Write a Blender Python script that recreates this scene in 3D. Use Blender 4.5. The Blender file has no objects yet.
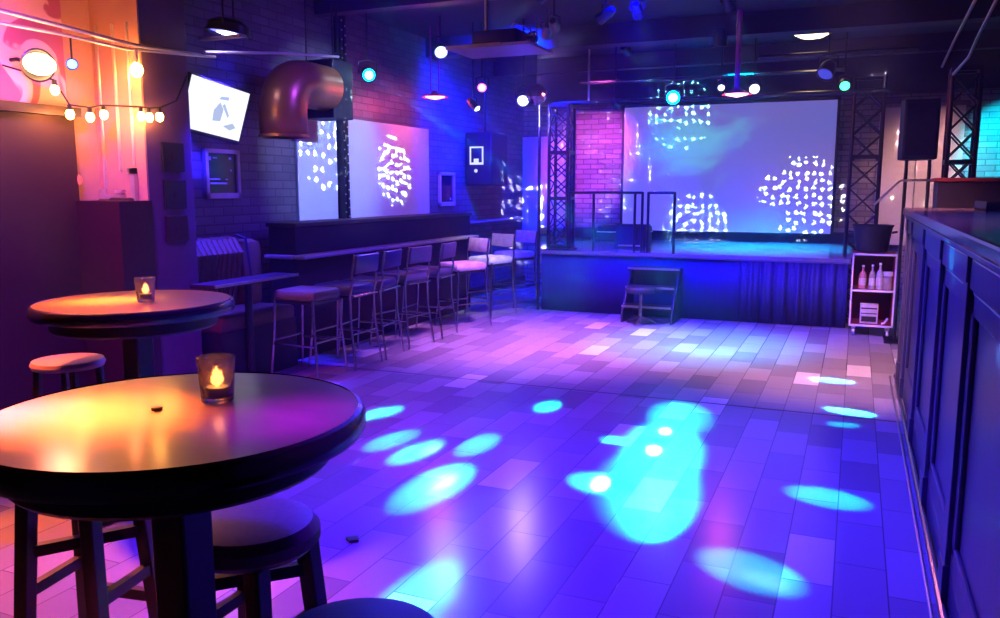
import bpy, bmesh, math, random
from mathutils import Vector, Matrix
random.seed(7)
C = bpy.context.scene
COL = C.collection
R = math.radians

# ------------------------------------------------------------------ camera, world, exposure
cam_d = bpy.data.cameras.new('camera'); cam = bpy.data.objects.new('camera', cam_d); COL.objects.link(cam)
cam.location = (0, 0, 1.5); cam.rotation_euler = (R(90 - 8.28), 0, R(23.19))
cam_d.sensor_width = 36; cam_d.lens = 826 / 1000 * 36; cam_d.clip_end = 60; cam_d.clip_start = 0.05
C.camera = cam
w = bpy.data.worlds.new('dark_world'); C.world = w; w.use_nodes = True
w.node_tree.nodes['Background'].inputs[0].default_value = (0.012, 0.004, 0.03, 1)
w.node_tree.nodes['Background'].inputs[1].default_value = 0.3
C.view_settings.view_transform = 'Standard'; C.view_settings.look = 'None'
C.view_settings.exposure = 0.0; C.view_settings.gamma = 1.0
C.view_settings.use_curve_mapping = False
try:
    C.cycles.use_denoising = True; C.cycles.use_adaptive_sampling = False; C.cycles.use_light_tree = False
    C.cycles.max_bounces = 6; C.cycles.diffuse_bounces = 3; C.cycles.glossy_bounces = 4; C.cycles.volume_bounces = 0
    C.cycles.transmission_bounces = 6; C.cycles.sample_clamp_indirect = 4.0
    C.cycles.caustics_reflective = False; C.cycles.caustics_refractive = False
except Exception:
    pass

# ------------------------------------------------------------------ helpers
def setp(o, label=None, cat=None, group=None, kind=None):
    if label: o['label'] = label
    if cat: o['category'] = cat
    if group: o['group'] = group
    if kind: o['kind'] = kind
    return o

def thing(name, loc, label, cat, rz=0, group=None):
    o = bpy.data.objects.new(name, None); COL.objects.link(o)
    o.location = loc; o.rotation_euler = (0, 0, rz); o.empty_display_size = .1
    return setp(o, label, cat, group)

def frame_of(d):
    d = Vector(d).normalized()
    a = Vector((0, 0, 1)) if abs(d.z) < .95 else Vector((1, 0, 0))
    u = d.cross(a).normalized(); v = u.cross(d).normalized()
    return u, v, d

class MB:
    def __init__(s): s.bm = bmesh.new()
    def box(s, c, size, rz=0, bev=0, rot=None):
        m = Matrix.Translation(c) @ (rot.to_4x4() if rot is not None else Matrix.Rotation(rz, 4, 'Z')) @ Matrix.Diagonal((*size, 1))
        r = bmesh.ops.create_cube(s.bm, size=1, matrix=m)
        if bev:
            es = list({e for v in r['verts'] for e in v.link_edges})
            bmesh.ops.bevel(s.bm, geom=es, offset=bev, segments=2, affect='EDGES', profile=.5)
        return s
    def b2(s, lo, hi, bev=0):
        return s.box([(a + b) / 2 for a, b in zip(lo, hi)], [abs(b - a) for a, b in zip(lo, hi)], bev=bev)
    def tube(s, pts, r, n=10, cap=True, close=False):
        pts = [Vector(p) for p in pts]; N = len(pts); rings = []
        rr = r if isinstance(r, (list, tuple)) else [r] * N
        pu = None
        for i, p in enumerate(pts):
            if close: d = pts[(i + 1) % N] - pts[i - 1]
            else: d = (pts[min(i + 1, N - 1)] - pts[max(i - 1, 0)])
            d.normalize()
            if pu is None: u, v, _ = frame_of(d)
            else:
                u = (pu - d * pu.dot(d)).normalized(); v = u.cross(d)
            pu = u
            rings.append([s.bm.verts.new(p + rr[i] * (math.cos(2 * math.pi * k / n) * u + math.sin(2 * math.pi * k / n) * v)) for k in range(n)])
        for i in range(N if close else N - 1):
            a, b = rings[i], rings[(i + 1) % N]
            for k in range(n): s.bm.faces.new((a[k], a[(k + 1) % n], b[(k + 1) % n], b[k]))
        if cap and not close:
            s.bm.faces.new(rings[0][::-1]); s.bm.faces.new(rings[-1])
        return s
    def lathe(s, prof, o=(0, 0, 0), d=(0, 0, 1), n=32, close=False):
        u, v, d = frame_of(d); o = Vector(o); rings = []
        for r, z in prof:
            if r < 1e-6: rings.append([s.bm.verts.new(o + d * z)])
            else: rings.append([s.bm.verts.new(o + d * z + r * (math.cos(2 * math.pi * k / n) * u + math.sin(2 * math.pi * k / n) * v)) for k in range(n)])
        prs = list(zip(rings, rings[1:])) + ([(rings[-1], rings[0])] if close else [])
        for a, b in prs:
            for k in range(n):
                k2 = (k + 1) % n
                if len(a) == 1 and len(b) == 1: continue
                if len(a) == 1: s.bm.faces.new((a[0], b[k2], b[k]))
                elif len(b) == 1: s.bm.faces.new((a[k], a[k2], b[0]))
                else: s.bm.faces.new((a[k], a[k2], b[k2], b[k]))
        return s
    def poly(s, pts, ext):
        ext = Vector(ext)
        a = [s.bm.verts.new(p) for p in pts]; b = [s.bm.verts.new(Vector(p) + ext) for p in pts]; n = len(a)
        s.bm.faces.new(a[::-1]); s.bm.faces.new(b)
        for k in range(n): s.bm.faces.new((a[k], a[(k + 1) % n], b[(k + 1) % n], b[k]))
        return s
    def ball(s, c, r, sc=(1, 1, 1), u=16, v=10):
        bmesh.ops.create_uvsphere(s.bm, u_segments=u, v_segments=v, radius=r, matrix=Matrix.Translation(c) @ Matrix.Diagonal((*sc, 1)))
        return s
    def build(s, name, mat, parent=None, smooth=True, bevel=0, sub=0):
        bmesh.ops.recalc_face_normals(s.bm, faces=s.bm.faces)
        me = bpy.data.meshes.new(name); s.bm.to_mesh(me); s.bm.free()
        if smooth:
            for p in me.polygons: p.use_smooth = True
            try: me.set_sharp_from_angle(angle=R(35))
            except Exception: pass
        o = bpy.data.objects.new(name, me); COL.objects.link(o); me.materials.append(mat)
        if parent is not None: o.parent = parent
        if bevel:
            b = o.modifiers.new('bevel', 'BEVEL'); b.width = bevel; b.segments = 2; b.limit_method = 'ANGLE'
        if sub:
            b = o.modifiers.new('sub', 'SUBSURF'); b.levels = sub; b.render_levels = sub
        return o

def dup(root, loc, rz=None, label=None, group=None):
    r = root.copy(); COL.objects.link(r); r.location = loc
    if rz is not None: r.rotation_euler = (0, 0, rz)
    if label: r['label'] = label
    if group: r['group'] = group
    def rec(a, b):
        for ch in a.children:
            c = ch.copy(); COL.objects.link(c); c.parent = b; rec(ch, c)
    rec(root, r)
    return r

# ------------------------------------------------------------------ materials
class NT:
    def __init__(s, name):
        s.m = bpy.data.materials.new(name); s.m.use_nodes = True; s.t = s.m.node_tree
        s.p = s.t.nodes['Principled BSDF']
    def n(s, typ, **kw):
        x = s.t.nodes.new(typ)
        for k, v in kw.items(): setattr(x, k, v)
        return x
    def l(s, a, b): s.t.links.new(a, b)

def mat(name, col, rough=.5, metal=0, var=.25, scale=6, bump=0, spec=.5, coat=0, stretch=(1, 1, 1)):
    t = NT(name); p = t.p
    p.inputs['Roughness'].default_value = rough; p.inputs['Metallic'].default_value = metal
    p.inputs['Specular IOR Level'].default_value = spec
    p.inputs['Coat Weight'].default_value = coat; p.inputs['Coat Roughness'].default_value = .12
    tc = t.n('ShaderNodeTexCoord'); mp = t.n('ShaderNodeMapping'); mp.inputs['Scale'].default_value = stretch
    t.l(tc.outputs['Object'], mp.inputs['Vector'])
    nz = t.n('ShaderNodeTexNoise'); nz.inputs['Scale'].default_value = scale; nz.inputs['Detail'].default_value = 5
    t.l(mp.outputs[0], nz.inputs['Vector'])
    mx = t.n('ShaderNodeMix', data_type='RGBA')
    mx.inputs[6].default_value = (*[c * (1 - var) for c in col], 1); mx.inputs[7].default_value = (*[min(1, c * (1 + var)) for c in col], 1)
    t.l(nz.outputs['Fac'], mx.inputs[0]); t.l(mx.outputs[2], p.inputs['Base Color'])
    if bump:
        b = t.n('ShaderNodeBump'); b.inputs['Strength'].default_value = bump; b.inputs['Distance'].default_value = .01
        t.l(nz.outputs['Fac'], b.inputs['Height']); t.l(b.outputs[0], p.inputs['Normal'])
    return t.m

def emis(name, col, strength):
    t = NT(name)
    t.p.inputs['Base Color'].default_value = (.02, .02, .02, 1)
    t.p.inputs['Emission Color'].default_value = (*col, 1); t.p.inputs['Emission Strength'].default_value = strength
    return t.m

def brick_mat(name, c1, c2, mortar, bw, bh, axes='XZ', rough=.6, ms=.012, bump=.5, rvar=0.0, spec=.5, mul=.6):
    t = NT(name); p = t.p
    tc = t.n('ShaderNodeTexCoord'); sp = t.n('ShaderNodeSeparateXYZ'); cb = t.n('ShaderNodeCombineXYZ')
    t.l(tc.outputs['Object'], sp.inputs[0]); t.l(sp.outputs[axes[0]], cb.inputs[0]); t.l(sp.outputs[axes[1]], cb.inputs[1])
    br = t.n('ShaderNodeTexBrick'); br.inputs['Scale'].default_value = 1
    br.inputs['Color1'].default_value = (*c1, 1); br.inputs['Color2'].default_value = (*c2, 1); br.inputs['Mortar'].default_value = (*mortar, 1)
    br.inputs['Brick Width'].default_value = bw; br.inputs['Row Height'].default_value = bh
    br.inputs['Mortar Size'].default_value = ms; br.inputs['Mortar Smooth'].default_value = .2; br.inputs['Bias'].default_value = 0
    t.l(cb.outputs[0], br.inputs['Vector'])
    nz = t.n('ShaderNodeTexNoise'); nz.inputs['Scale'].default_value = 3; nz.inputs['Detail'].default_value = 6
    t.l(tc.outputs['Object'], nz.inputs['Vector'])
    mx = t.n('ShaderNodeMix', data_type='RGBA', blend_type='MULTIPLY'); mx.inputs[0].default_value = mul
    t.l(br.outputs['Color'], mx.inputs[6]); t.l(nz.outputs['Fac'], mx.inputs[7]); t.l(mx.outputs[2], p.inputs['Base Color'])
    p.inputs['Roughness'].default_value = rough; p.inputs['Specular IOR Level'].default_value = spec
    if rvar:
        mr = t.n('ShaderNodeMapRange'); mr.inputs['From Min'].default_value = .35; mr.inputs['From Max'].default_value = .7
        mr.inputs['To Min'].default_value = rough - rvar; mr.inputs['To Max'].default_value = rough + rvar
        t.l(nz.outputs['Fac'], mr.inputs['Value']); t.l(mr.outputs[0], p.inputs['Roughness'])
    iv = t.n('ShaderNodeMath', operation='SUBTRACT'); iv.inputs[0].default_value = 1; t.l(br.outputs['Fac'], iv.inputs[1])
    b = t.n('ShaderNodeBump'); b.inputs['Strength'].default_value = bump; b.inputs['Distance'].default_value = .008
    t.l(iv.outputs[0], b.inputs['Height']); t.l(b.outputs[0], p.inputs['Normal'])
    return t.m, t, br, mx

M = {}
M['black'] = mat('black paint', (.012, .011, .014), .55)
M['blackmetal'] = mat('black powder coat', (.015, .015, .018), .38, .3)
M['ceil'] = mat('dark ceiling', (.016, .007, .012), .7, bump=.2)
M['joist'] = mat('dark joist', (.02, .014, .024), .6)
M['chrome'] = mat('brushed steel tube', (.62, .62, .66), .22, 1, var=.08)
M['alu'] = mat('aluminium', (.7, .7, .72), .35, 1, var=.1)
M['galv'] = mat('galvanised conduit', (.72, .62, .55), .38, .6, var=.15)
M['vinyl'] = mat('purple black vinyl', (.06, .05, .1), .32, bump=.05, scale=40)
M['olive'] = mat('olive vinyl', (.16, .13, .06), .38, bump=.1, scale=40)
M['cream'] = mat('cream mottled fabric', (.62, .58, .55), .7, var=.5, scale=14)  # cream tone mottled at random by noise
M['mauve'] = mat('mauve fabric', (.3, .2, .3), .7, var=.4, scale=14)
M['darkseat'] = mat('dark burgundy leatherette', (.3, .1, .2), .5, bump=.06, scale=60)
M['table'] = mat('varnished brown table top', (.2, .075, .04), .36, var=.45, scale=3.2, coat=.25, stretch=(1, 4, 1))
M['tableedge'] = mat('dark table rim', (.02, .014, .014), .25, coat=.6)
M['darkwood'] = mat('dark stained wood', (.028, .017, .016), .42, var=.4, scale=9, stretch=(1, 1, .2))
M['stooltop'] = mat('pale wood stool top', (.55, .38, .32), .4, var=.2)
M['barwood'] = mat('painted bar front', (.065, .06, .12), .33, var=.25, scale=5, stretch=(3, 3, .5), coat=.3, bump=.08)
M['bartop'] = mat('bar counter lacquer', (.16, .09, .1), .2, var=.4, scale=7, coat=.5, stretch=(4, 1, 1))
M['partition'] = mat('divider paint', (.02, .008, .016), .7, spec=.2)
M['railtop'] = mat('drink rail wood', (.42, .34, .3), .3, coat=.4)
M['stagetop'] = mat('stage deck gloss', (.3, .3, .34), .2, var=.3, scale=3, coat=.5)
M['curtain'] = mat('black velvet skirt', (.014, .014, .07), .6, var=.4, scale=7, stretch=(3, 3, .6))
M['panelwhite'] = mat('white projection board', (.62, .62, .66), .6, var=.12, scale=2)
M['panelpink'] = mat('painted back panel', (.42, .36, .36), .5, var=.15, scale=2.5)
M['rust'] = mat('copper duct skin', (.52, .2, .06), .34, .55, var=.3, scale=4)
M['leather'] = mat('dark tufted leather', (.12, .08, .025), .38, bump=.15, scale=25)
M['glassy'] = mat('dark picture glass', (.01, .012, .03), .08, var=.1)
M['silver'] = mat('silver picture frame', (.62, .55, .68), .35, .2, var=.15)
M['white'] = mat('white plastic', (.75, .75, .75), .4, var=.06)
M['mahog'] = mat('dark red lined plywood', (.3, .02, .014), .5, var=.3)
M['redshade'] = mat('red enamel shade', (.55, .02, .04), .3, var=.1)
M['magenta'] = mat('magenta painted pole', (.55, .06, .3), .4, var=.1)
M['mirror'] = mat('mirror facets', (.9, .9, .95), .06, 1, var=.05)
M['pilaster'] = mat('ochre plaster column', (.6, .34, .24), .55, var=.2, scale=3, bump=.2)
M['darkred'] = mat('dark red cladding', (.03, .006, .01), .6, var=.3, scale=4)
M['cap'] = mat('dark cap', (.015, .012, .012), .3)
M['bottle'] = mat('bottle glass', (.35, .3, .28), .15, var=.5, scale=20)
M['paper'] = mat('printed carton', (.55, .5, .5), .6, var=.3, scale=30)
M['wax'] = emis('candle flame', (1, .42, .06), 14)
M['lampwarm'] = emis('warm bulb', (1, .4, .07), 70)
M['lampbig'] = emis('big warm lamp', (1, .5, .2), 50)
# candle glass
t = NT('ribbed candle glass'); t.p.inputs['Base Color'].default_value = (.85, .6, .65, 1); t.p.inputs['Transmission Weight'].default_value = .9
t.p.inputs['Roughness'].default_value = .18
wv = t.n('ShaderNodeTexVoronoi'); wv.inputs['Scale'].default_value = 60; tc = t.n('ShaderNodeTexCoord'); t.l(tc.outputs['Object'], wv.inputs['Vector'])
bp = t.n('ShaderNodeBump'); bp.inputs['Strength'].default_value = .5; bp.inputs['Distance'].default_value = .004
t.l(wv.outputs['Distance'], bp.inputs['Height']); t.l(bp.outputs[0], t.p.inputs['Normal']); M['glass'] = t.m
# floor
M['floor'], ft, fbr, fmx = brick_mat('vinyl parquet floor', (.2, .18, .19), (.38, .35, .36), (.15, .135, .14), .46, .19, 'YX', .22, .003, .2, 0, mul=0)
b2_ = ft.n('ShaderNodeTexBrick'); b2_.inputs['Scale'].default_value = 1; b2_.inputs['Brick Width'].default_value = .46; b2_.inputs['Row Height'].default_value = .19
b2_.inputs['Color1'].default_value = (0, 0, 0, 1); b2_.inputs['Color2'].default_value = (1, 1, 1, 1); b2_.inputs['Mortar'].default_value = (0, 0, 0, 1); b2_.inputs['Mortar Size'].default_value = .004
ft.l(fbr.inputs['Vector'].links[0].from_socket, b2_.inputs['Vector'])
for lo_, colr_ in ((.95, (.62, .6, .6, 1)),):
    gt_ = ft.n('ShaderNodeMath', operation='GREATER_THAN'); gt_.inputs[1].default_value = lo_; ft.l(b2_.outputs['Color'], gt_.inputs[0])
    mm_ = ft.n('ShaderNodeMix', data_type='RGBA'); mm_.inputs[7].default_value = colr_; ft.l(gt_.outputs[0], mm_.inputs[0]); ft.l(fmx.outputs[2], mm_.inputs[6])
    ft.l(mm_.outputs[2], ft.p.inputs['Base Color'])
M['brick'], *_ = brick_mat('dark painted brick', (.13, .1, .14), (.2, .16, .2), (.09, .07, .1), .23, .075, 'YZ', .45, .008, .5)
M['brickback'], *_ = brick_mat('painted brick back wall', (.2, .16, .2), (.36, .3, .34), (.12, .1, .12), .23, .075, 'XZ', .35, .008, .8)
M['brickplain'], *_ = brick_mat('dark side brick', (.08, .06, .09), (.13, .1, .13), (.04, .03, .05), .23, .075, 'YZ', .5, .012, .9)
# mural
t = NT('mural paint'); tc = t.n('ShaderNodeTexCoord'); nz = t.n('ShaderNodeTexNoise'); nz.inputs['Scale'].default_value = 2.6; nz.inputs['Detail'].default_value = 2
nz.inputs['Distortion'].default_value = 1.6
t.l(tc.outputs['Object'], nz.inputs['Vector']); cr = t.n('ShaderNodeValToRGB')
cr.color_ramp.elements[0].position = .5; cr.color_ramp.elements[0].color = (.42, .1, .2, 1)
cr.color_ramp.elements[1].position = .54; cr.color_ramp.elements[1].color = (.75, .45, .5, 1)
t.l(nz.outputs['Fac'], cr.inputs[0]); t.l(cr.outputs[0], t.p.inputs['Base Color']); t.p.inputs['Roughness'].default_value = .5; M['mural'] = t.m
# projection screen picture
t = NT('projection picture'); tc = t.n('ShaderNodeTexCoord'); nz = t.n('ShaderNodeTexNoise'); nz.inputs['Scale'].default_value = 1.3; nz.inputs['Detail'].default_value = 4; nz.inputs['Distortion'].default_value = .6
t.l(tc.outputs['Generated'], nz.inputs['Vector'])
cr = t.n('ShaderNodeValToRGB'); e = cr.color_ramp.elements
e[0].position = .3; e[0].color = (.13, .2, .86, 1); e[1].position = .75; e[1].color = (.42, .2, .7, 1)
x = e.new(.52); x.color = (.22, .2, .78, 1)
t.l(nz.outputs['Fac'], cr.inputs[0])
gr = t.n('ShaderNodeTexNoise'); gr.inputs['Scale'].default_value = 3.4; gr.inputs['Detail'].default_value = 7; gr.inputs['Distortion'].default_value = 1.1
t.l(tc.outputs['Generated'], gr.inputs['Vector'])
sp = t.n('ShaderNodeSeparateXYZ'); t.l(tc.outputs['Generated'], sp.inputs[0])
vd = t.n('ShaderNodeVectorMath', operation='DISTANCE'); cbx = t.n('ShaderNodeCombineXYZ'); t.l(sp.outputs[0], cbx.inputs[0]); t.l(sp.outputs[2], cbx.inputs[1])
vd.inputs[1].default_value = (.34, .66, 0); t.l(cbx.outputs[0], vd.inputs[0])
mr = t.n('ShaderNodeMapRange'); mr.inputs['From Min'].default_value = .05; mr.inputs['From Max'].default_value = .42; mr.inputs['To Min'].default_value = .42; mr.inputs['To Max'].default_value = -.12
t.l(vd.outputs['Value'], mr.inputs['Value'])
ad = t.n('ShaderNodeMath', operation='ADD'); t.l(gr.outputs['Fac'], ad.inputs[0]); t.l(mr.outputs[0], ad.inputs[1])
m2 = t.n('ShaderNodeMapRange'); m2.inputs['From Min'].default_value = .55; m2.inputs['From Max'].default_value = .9; t.l(ad.outputs[0], m2.inputs['Value'])
mx = t.n('ShaderNodeMix', data_type='RGBA'); mx.inputs[7].default_value = (.2, .75, 1, 1); t.l(m2.outputs[0], mx.inputs[0]); t.l(cr.outputs[0], mx.inputs[6])
t.l(mx.outputs[2], t.p.inputs['Emission Color']); t.p.inputs['Emission Strength'].default_value = .5
t.p.inputs['Base Color'].default_value = (.4, .4, .45, 1); t.p.inputs['Roughness'].default_value = .7; M['screen'] = t.m
M['tvwhite'] = emis('lit tv picture', (.9, .93, 1), 1.15)
M['tvgrey'] = emis('lit tv drawing', (.5, .6, .72), .9)
M['badgeglow'] = emis('pale glowing badge', (.75, .8, 1), 1.1)  # speaker badge made bright by emission

# ------------------------------------------------------------------ lights
def gobo(ld, d, scale, thr, keep=1.0):
    """a patterned gobo plate in the lamp: round holes on a jittered grid"""
    ld.use_nodes = True; nt = ld.node_tree
    em = nt.nodes['Emission']
    tc = nt.nodes.new('ShaderNodeTexCoord'); dots = []
    for ax in ((1, 0, 0), (0, 1, 0), (0, 0, 1)):
        q = nt.nodes.new('ShaderNodeVectorMath'); q.operation = 'DOT_PRODUCT'; q.inputs[1].default_value = ax
        nt.links.new(tc.outputs['Normal'], q.inputs[0]); dots.append(q)
    dv = []
    for i in (0, 1):
        m_ = nt.nodes.new('ShaderNodeMath'); m_.operation = 'DIVIDE'
        nt.links.new(dots[i].outputs['Value'], m_.inputs[0]); nt.links.new(dots[2].outputs['Value'], m_.inputs[1]); dv.append(m_)
    cb = nt.nodes.new('ShaderNodeCombineXYZ'); nt.links.new(dv[0].outputs[0], cb.inputs[0]); nt.links.new(dv[1].outputs[0], cb.inputs[1])
    vo = nt.nodes.new('ShaderNodeTexVoronoi'); vo.voronoi_dimensions = '2D'; vo.inputs['Scale'].default_value = scale; vo.inputs['Randomness'].default_value = .5
    nt.links.new(cb.outputs[0], vo.inputs['Vector'])
    lt = nt.nodes.new('ShaderNodeMath'); lt.operation = 'LESS_THAN'; lt.inputs[1].default_value = thr; nt.links.new(vo.outputs['Distance'], lt.inputs[0])
    out = lt
    if keep < 1:
        sr = nt.nodes.new('ShaderNodeSeparateColor'); nt.links.new(vo.outputs['Color'], sr.inputs[0])
        k = nt.nodes.new('ShaderNodeMath'); k.operation = 'LESS_THAN'; k.inputs[1].default_value = keep; nt.links.new(sr.outputs[0], k.inputs[0])
        m = nt.nodes.new('ShaderNodeMath'); m.operation = 'MULTIPLY'; nt.links.new(lt.outputs[0], m.inputs[0]); nt.links.new(k.outputs[0], m.inputs[1]); out = m
    nt.links.new(out.outputs[0], em.inputs['Strength'])

def spot(loc, aim, watts, col, ang, blend=.3, rad=.02, parent=None, g=None):
    ld = bpy.data.lights.new('spot_beam', 'SPOT'); ld.energy = watts; ld.color = col; ld.spot_size = R(ang); ld.spot_blend = blend; ld.shadow_soft_size = rad
    o = bpy.data.objects.new('spot_beam', ld); COL.objects.link(o)
    d = Vector(aim) - Vector(loc)
    o.rotation_euler = d.to_track_quat('-Z', 'Y').to_euler()
    if parent is not None:
        o.parent = parent; o.location = Vector(loc) - parent.location
    else: o.location = loc
    if g: ld.shadow_soft_size = 0; gobo(ld, d, *g)
    return o

def beams(loc, aim, lst, ang, parent):
    """one multi beam lamp: lst holds (target, watts, colour, beam angle, softness)"""
    o = spot(loc, aim, 10000, (1, 1, 1), ang, .02, 0, parent); ld = o.data; ld.shadow_soft_size = 0
    inv = o.rotation_euler.to_matrix().inverted()
    ld.use_nodes = True; nt = ld.node_tree; em = nt.nodes['Emission']; tc = nt.nodes.new('ShaderNodeTexCoord'); acc = None
    for tgt, wt, cc, ag, bl in lst:
        b = (inv @ (Vector(tgt) - Vector(loc))).normalized(); h = R(ag / 2)
        q = nt.nodes.new('ShaderNodeVectorMath'); q.operation = 'DOT_PRODUCT'; q.inputs[1].default_value = b; nt.links.new(tc.outputs['Normal'], q.inputs[0])
        mr = nt.nodes.new('ShaderNodeMapRange'); mr.interpolation_type = 'SMOOTHSTEP'
        mr.inputs['From Min'].default_value = math.cos(h); mr.inputs['From Max'].default_value = math.cos(h * (1 - bl) * .98)
        nt.links.new(q.outputs['Value'], mr.inputs['Value'])
        sc_ = nt.nodes.new('ShaderNodeVectorMath'); sc_.operation = 'SCALE'; sc_.inputs[0].default_value = [c * wt / 10000 for c in cc]; nt.links.new(mr.outputs[0], sc_.inputs['Scale'])
        if acc is None: acc = sc_
        else:
            ad = nt.nodes.new('ShaderNodeVectorMath'); ad.operation = 'ADD'; nt.links.new(acc.outputs[0], ad.inputs[0]); nt.links.new(sc_.outputs[0], ad.inputs[1]); acc = ad
    nt.links.new(acc.outputs[0], em.inputs['Color']); em.inputs['Strength'].default_value = 1
    return o

def point(loc, watts, col, rad=.05, parent=None):
    ld = bpy.data.lights.new('bulb_light', 'POINT'); ld.energy = watts; ld.color = col; ld.shadow_soft_size = rad
    o = bpy.data.objects.new('bulb_light', ld); COL.objects.link(o)
    if parent is not None:
        o.parent = parent; o.location = Vector(loc) - parent.location
    else: o.location = loc
    return o

def area(loc, aim, watts, col, sx, sy):
    ld = bpy.data.lights.new('wash_light', 'AREA'); ld.shape = 'RECTANGLE'; ld.size = sx; ld.size_y = sy; ld.energy = watts; ld.color = col
    o = bpy.data.objects.new('wash_light', ld); COL.objects.link(o); o.location = loc
    o.rotation_euler = (Vector(aim) - Vector(loc)).to_track_quat('-Z', 'Y').to_euler()
    return o

# added colour washes over the room, no lamp fixtures behind them
def wash(loc, aim, watts, col, ang, blend=1.0, rad=.12): return spot(loc, aim, watts, col, ang, blend, rad)
wash((-1.9, 3.0, 3.2), (-1.7, 3.6, 0), 1800, (.06, 0, 1), 88)
wash((-.9, .3, 3.1), (-1.15, 1.5, .98), 4500, (.13, 0, 1), 9, 1)  # added violet wash for the right of the near table top
wash((-2.6, 7.2, 3.2), (-2.75, 7.6, 0), 2100, (.7, .2, 1), 70)
wash((-.1, 6.0, 3.2), (0, 7.6, 0), 1400, (.8, .34, .55), 66)
wash((-1.9, 7.2, 3.2), (-1.9, 9.6, .3), 4200, (0, 0, 1), 85)
wash((-1.4, 5.0, 3.2), (.37, 4.6, .7), 1200, (.02, .02, 1), 85)
wash((-1.3, 7.6, 3.2), (-1.35, 8.0, 0), 2600, (0, .4, 1), 46)
wash((-2.6, 5.8, 3.15), (-4.9, 6.4, 1.4), 220, (.1, .03, 1), 90)
wash((-1.4, 10.6, 3.2), (-1.2, 11.0, .75), 4500, (0, .4, 1), 62)
wash((-3.5, 8.8, 3.2), (-4.6, 10.6, 2.2), 3500, (.0, .01, 1), 110)
wash((-1.8, 6.2, 3.15), (-3.9, 7.0, .6), 600, (.02, .0, 1), 70)
wash((-.2, 7.0, 3.2), (.2, 9.3, .4), 900, (1, .42, .4), 10)  # added warm wash to redden the cart interior
wash((.9, 3.6, 3.2), (.7, 4.2, 1.36), 90, (1, .3, .5), 60)

# ------------------------------------------------------------------ setting
ZC = 3.3
def struct(name, lo, hi, m, bev=0):
    o = MB().b2(lo, hi).build(name, m, smooth=False, bevel=bev); o['kind'] = 'structure'; return o
struct('floor', (-5.0, -1.6, -.1), (2.7, 12.6, 0), M['floor'])
struct('trim_13', (-4.0, 5.80, -.01), (.372, 5.815, .0015), M['black'])
struct('ceiling', (-5.0, -1.6, ZC), (2.7, 12.6, ZC + .1), M['ceil'])
struct('wall_left', (-5.0, -1.6, 0), (-4.9, 12.6, ZC), M['brick'])
struct('wall_back', (-5.0, 12.4, 0), (2.7, 12.5, ZC), M['brickback'])
struct('wall_right', (2.6, -1.6, 0), (2.7, 12.6, ZC), M['brickplain'])
struct('wall_front', (-5.0, -1.6, 0), (2.7, -1.5, ZC), M['brickplain'])
# pilaster, its lit front and shaded side put into separate materials
struct('trim_1', (-4.9, 4.3, 0), (-4.45, 4.72, ZC), mat('shaded column side', (.12, .06, .12), .6), .01)  # dark body colour stands for the shaded column side
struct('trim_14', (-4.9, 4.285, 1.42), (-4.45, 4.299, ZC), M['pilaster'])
struct('trim_2', (-4.92, 4.02, 0), (-4.43, 4.299, 1.42), M['darkred'])  # dark box put in to darken lower column and wall
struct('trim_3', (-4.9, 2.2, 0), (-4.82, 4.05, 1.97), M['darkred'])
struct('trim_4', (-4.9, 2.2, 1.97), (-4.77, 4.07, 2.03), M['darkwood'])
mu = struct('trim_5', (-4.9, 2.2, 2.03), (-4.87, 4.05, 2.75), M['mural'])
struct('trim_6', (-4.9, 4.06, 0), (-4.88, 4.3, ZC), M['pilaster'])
# ceiling beams
for i, (y0, y1, z0) in enumerate(((9.15, 9.4, 3.08), (6.9, 7.05, 3.16), (4.6, 4.75, 3.16), (11.2, 11.35, 3.1))):
    struct(f'trim_{7+i}', (-4.9, y0, z0), (2.6, y1, ZC), M['joist'])
# dark header above the screen
struct('trim_11', (-4.9, 12.1, 2.74), (2.6, 12.4, ZC), M['black'])
struct('baseboard_left', (-4.9, 4.75, 0), (-4.87, 12.4, .12), M['black'])

# ------------------------------------------------------------------ stage
st = thing('stage', (-1.8, 9.6, 0), 'low black stage with glossy deck and skirted front', 'stage')
MB().b2((-1.75, .04, 0), (1.76, 2.78, .70)).build('platform', M['black'], st, False)
MB().b2((-1.77, -.02, .70), (1.78, 2.79, .753)).build('deck', M['stagetop'], st, False, .006)
MB().b2((-1.75, -.024, .715), (1.76, -.02, .748)).build('deck_edge', M['alu'], st, False)
def curtain(x0, x1, y, z0, z1, amp, n, name, parent):
    bm = MB(); N = int((x1 - x0) / .012); top, bot = [], []
    ph = random.random() * 6
    for i in range(N + 1):
        x = x0 + (x1 - x0) * i / N
        d = amp * (math.sin(n * x + ph) + .5 * math.sin(2.3 * n * x + 1 + ph))
        top.append(bm.bm.verts.new((x, y + d * .35, z1))); bot.append(bm.bm.verts.new((x, y + d, z0)))
    for i in range(N): bm.bm.faces.new((bot[i], bot[i + 1], top[i + 1], top[i]))
    o = bm.build(name, M['curtain'], parent)
    sd = o.modifiers.new('sol', 'SOLIDIFY'); sd.thickness = .006
    return o
curtain(-1.75, .62, .015, .01, .70, .005, 9, 'skirt', st)
curtain(.62, 1.76, -.005, .01, .70, .022, 38, 'skirt', st)

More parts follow.
